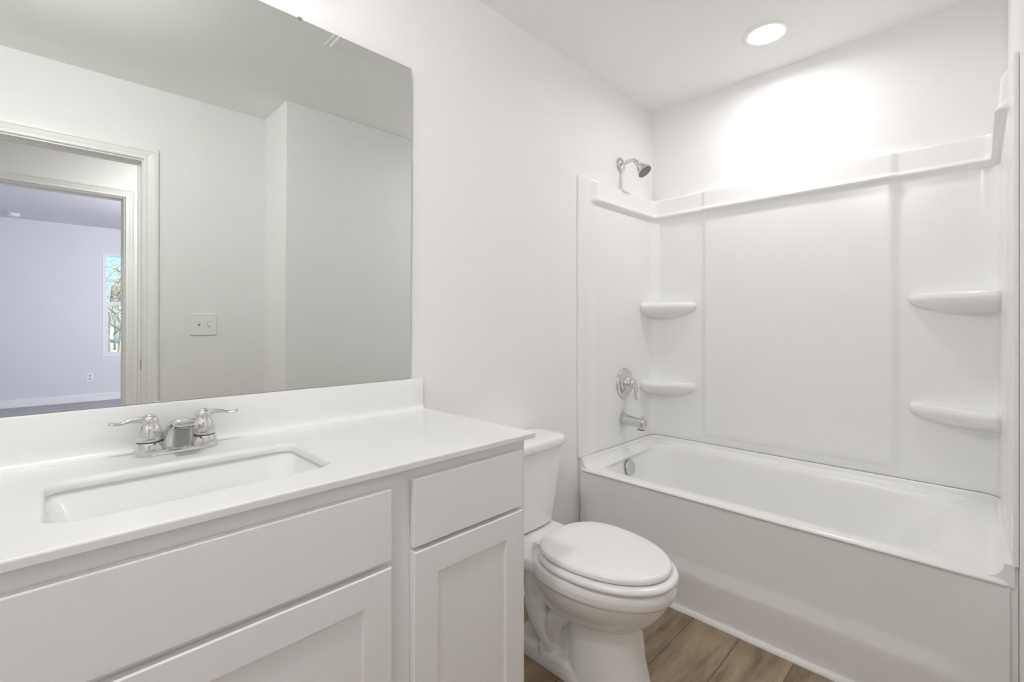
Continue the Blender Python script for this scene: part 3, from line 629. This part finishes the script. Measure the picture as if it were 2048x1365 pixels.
MB().box(0.945, 1.190, -0.785, -0.575, H-0.016, H-0.005).make('vent_cover', M['plastic'], ve, bevel=0.006, seg=3)

# ------------------------------------------------------------------ things on the far walls, seen in the mirror
ls = thing('light_switch', (0.658, YD, 1.198), 'white two-toggle switch plate reflected in the mirror beside the doorway', 'light switch')
box('cover_plate', 0.589, 0.727, YD+0.0003, YD+0.0065, 1.130, 1.262, M['plastic'], ls, bevel=0.003, seg=3)
for x in (0.634, 0.682):
    MB().box(x-0.006, x+0.006, YD+0.0062, YD+0.0072, 1.185, 1.210).make('slot', M['slot'], ls)
for x, dz in ((0.634, 0.006), (0.682, -0.006)):
    MB().loft([[(x-0.0045, YD+0.007, 1.197-0.006), (x+0.0045, YD+0.007, 1.197-0.006), (x+0.0045, YD+0.007, 1.197+0.006), (x-0.0045, YD+0.007, 1.197+0.006)], [(x-0.0035, YD+0.017, 1.197+dz-0.004), (x+0.0035, YD+0.017, 1.197+dz-0.004), (x+0.0035, YD+0.017, 1.197+dz+0.004), (x-0.0035, YD+0.017, 1.197+dz+0.004)]]).make('toggle', M['plastic'], ls)
ou = thing('wall_outlet', (0.366, YB, 0.353), 'small white electrical outlet low on the bedroom wall reflected in the mirror', 'outlet')
box('cover_plate', 0.329, 0.403, YB+0.0003, YB+0.006, 0.290, 0.416, M['plastic'], ou, bevel=0.003)
for z in (0.330, 0.376):
    MB().box(0.352, 0.380, YB+0.006, YB+0.008, z-0.014, z+0.014).make('receptacle', M['slot'], ou, bevel=0.002)
sm = thing('smoke_detector', (-0.382, -7.416, H), 'round white smoke detector on the bedroom ceiling reflected in the mirror', 'smoke detector')
MB().lathe((-0.382, -7.30, H), (0, 0, -1), [(0.070, 0.0003), (0.070, 0.010), (0.062, 0.030), (0.045, 0.038), (0.02, 0.040)], 32).make('detector_body', M['plastic'], sm, auto=50)
MB().lathe((-0.382, -7.30, H), (0, 0, -1), [(0.0715, 0.010), (0.0715, 0.0125)], 32).make('seam_ring', M['grey'], sm)

# ------------------------------------------------------------------ outdoors, through the bedroom window
g = struct(box('ground', -60, 80, -120, YB-0.5, -1.0, -0.9, M['ground']))
def tree(x, y, h, leaf, label, dens=60, spread=1.6, seed=1, low=0.25):
    rnd = random.Random(seed)
    t = thing('tree', (x, y, -0.9), label, 'tree', None)
    b = MB(); p = Vector((x, y, -0.9)); pts = [p.copy()]
    for i in range(6): pts.append(Vector((x+rnd.uniform(-.12, .12)*i*.6, y+rnd.uniform(-.1, .1)*i*.6, -0.9+h*(i+1)/6)))
    b.tube(pts, [0.10*h/8*(1-i/6.6) for i in range(7)], 8)
    tips = []
    for i in range(14):
        k = low+(0.95-low)*rnd.random(); q = pts[0].lerp(pts[-1], k); a = rnd.uniform(0, 2*pi); L_ = spread*(1.15-k)*rnd.uniform(.6, 1.1)
        e = q+Vector((cos(a)*L_, sin(a)*L_, L_*rnd.uniform(.3, .9))); m = q.lerp(e, .5)+Vector((0, 0, .1*L_))
        b.tube([q, m, e], [0.035*h/8, 0.022*h/8, 0.008*h/8], 5); tips += [m, e, e]
    b.make('trunk', M['bark'], t, smooth=True)
    f = MB()
    for i in range(dens*16):
        c = rnd.choice(tips)+Vector((rnd.gauss(0, .35), rnd.gauss(0, .35), rnd.gauss(0, .35)))*spread*.5
        s = rnd.uniform(.03, .075)*h/7; u = Vector((rnd.gauss(0, 1), rnd.gauss(0, 1), rnd.gauss(0, 1))).normalized(); v = u.orthogonal().normalized()
        f.add([c-u*s, c+v*s*.6, c+u*s, c-v*s*.6], [(0, 1, 2, 3)])
    f.make('foliage', leaf, t)
    return t
tree(1.45, -22, 4.2, M['leafB'], 'golden-leaved tree filling the left edge of the bedroom window in the mirror', 90, 1.3, 3, .1)
tree(1.86, -24, 3.7, M['leafA'], 'thin dark-trunked tree in the middle of the bedroom window in the mirror', 26, .9, 5, .4)
tree(2.7, -32, 4.3, M['leafA'], 'olive green tree at the right side of the bedroom window in the mirror', 70, 1.5, 9, .3)
tree(2.7, -38, 4.6, M['leafB'], 'pale dry tree farthest back behind the others in the bedroom window', 80, 1.8, 12, .2)
ho = thing('house', (4.2, -48, -0.9), 'distant white house partly hidden behind the trees outside the bedroom window', 'house')
box('house_wall', 3.6, 9.0, -52, -47, -0.9, 2.4, M['siding'], ho)
MB().loft([[(3.3, -46.6, 2.4), (3.3, -52.4, 2.4), (3.3, -49.5, 3.9)], [(9.3, -46.6, 2.4), (9.3, -52.4, 2.4), (9.3, -49.5, 3.9)]]).make('roof', M['shingle'], ho)
box('house_window', 4.0, 4.5, -46.99, -46.95, 0.2, 1.3, M['grey'], ho)
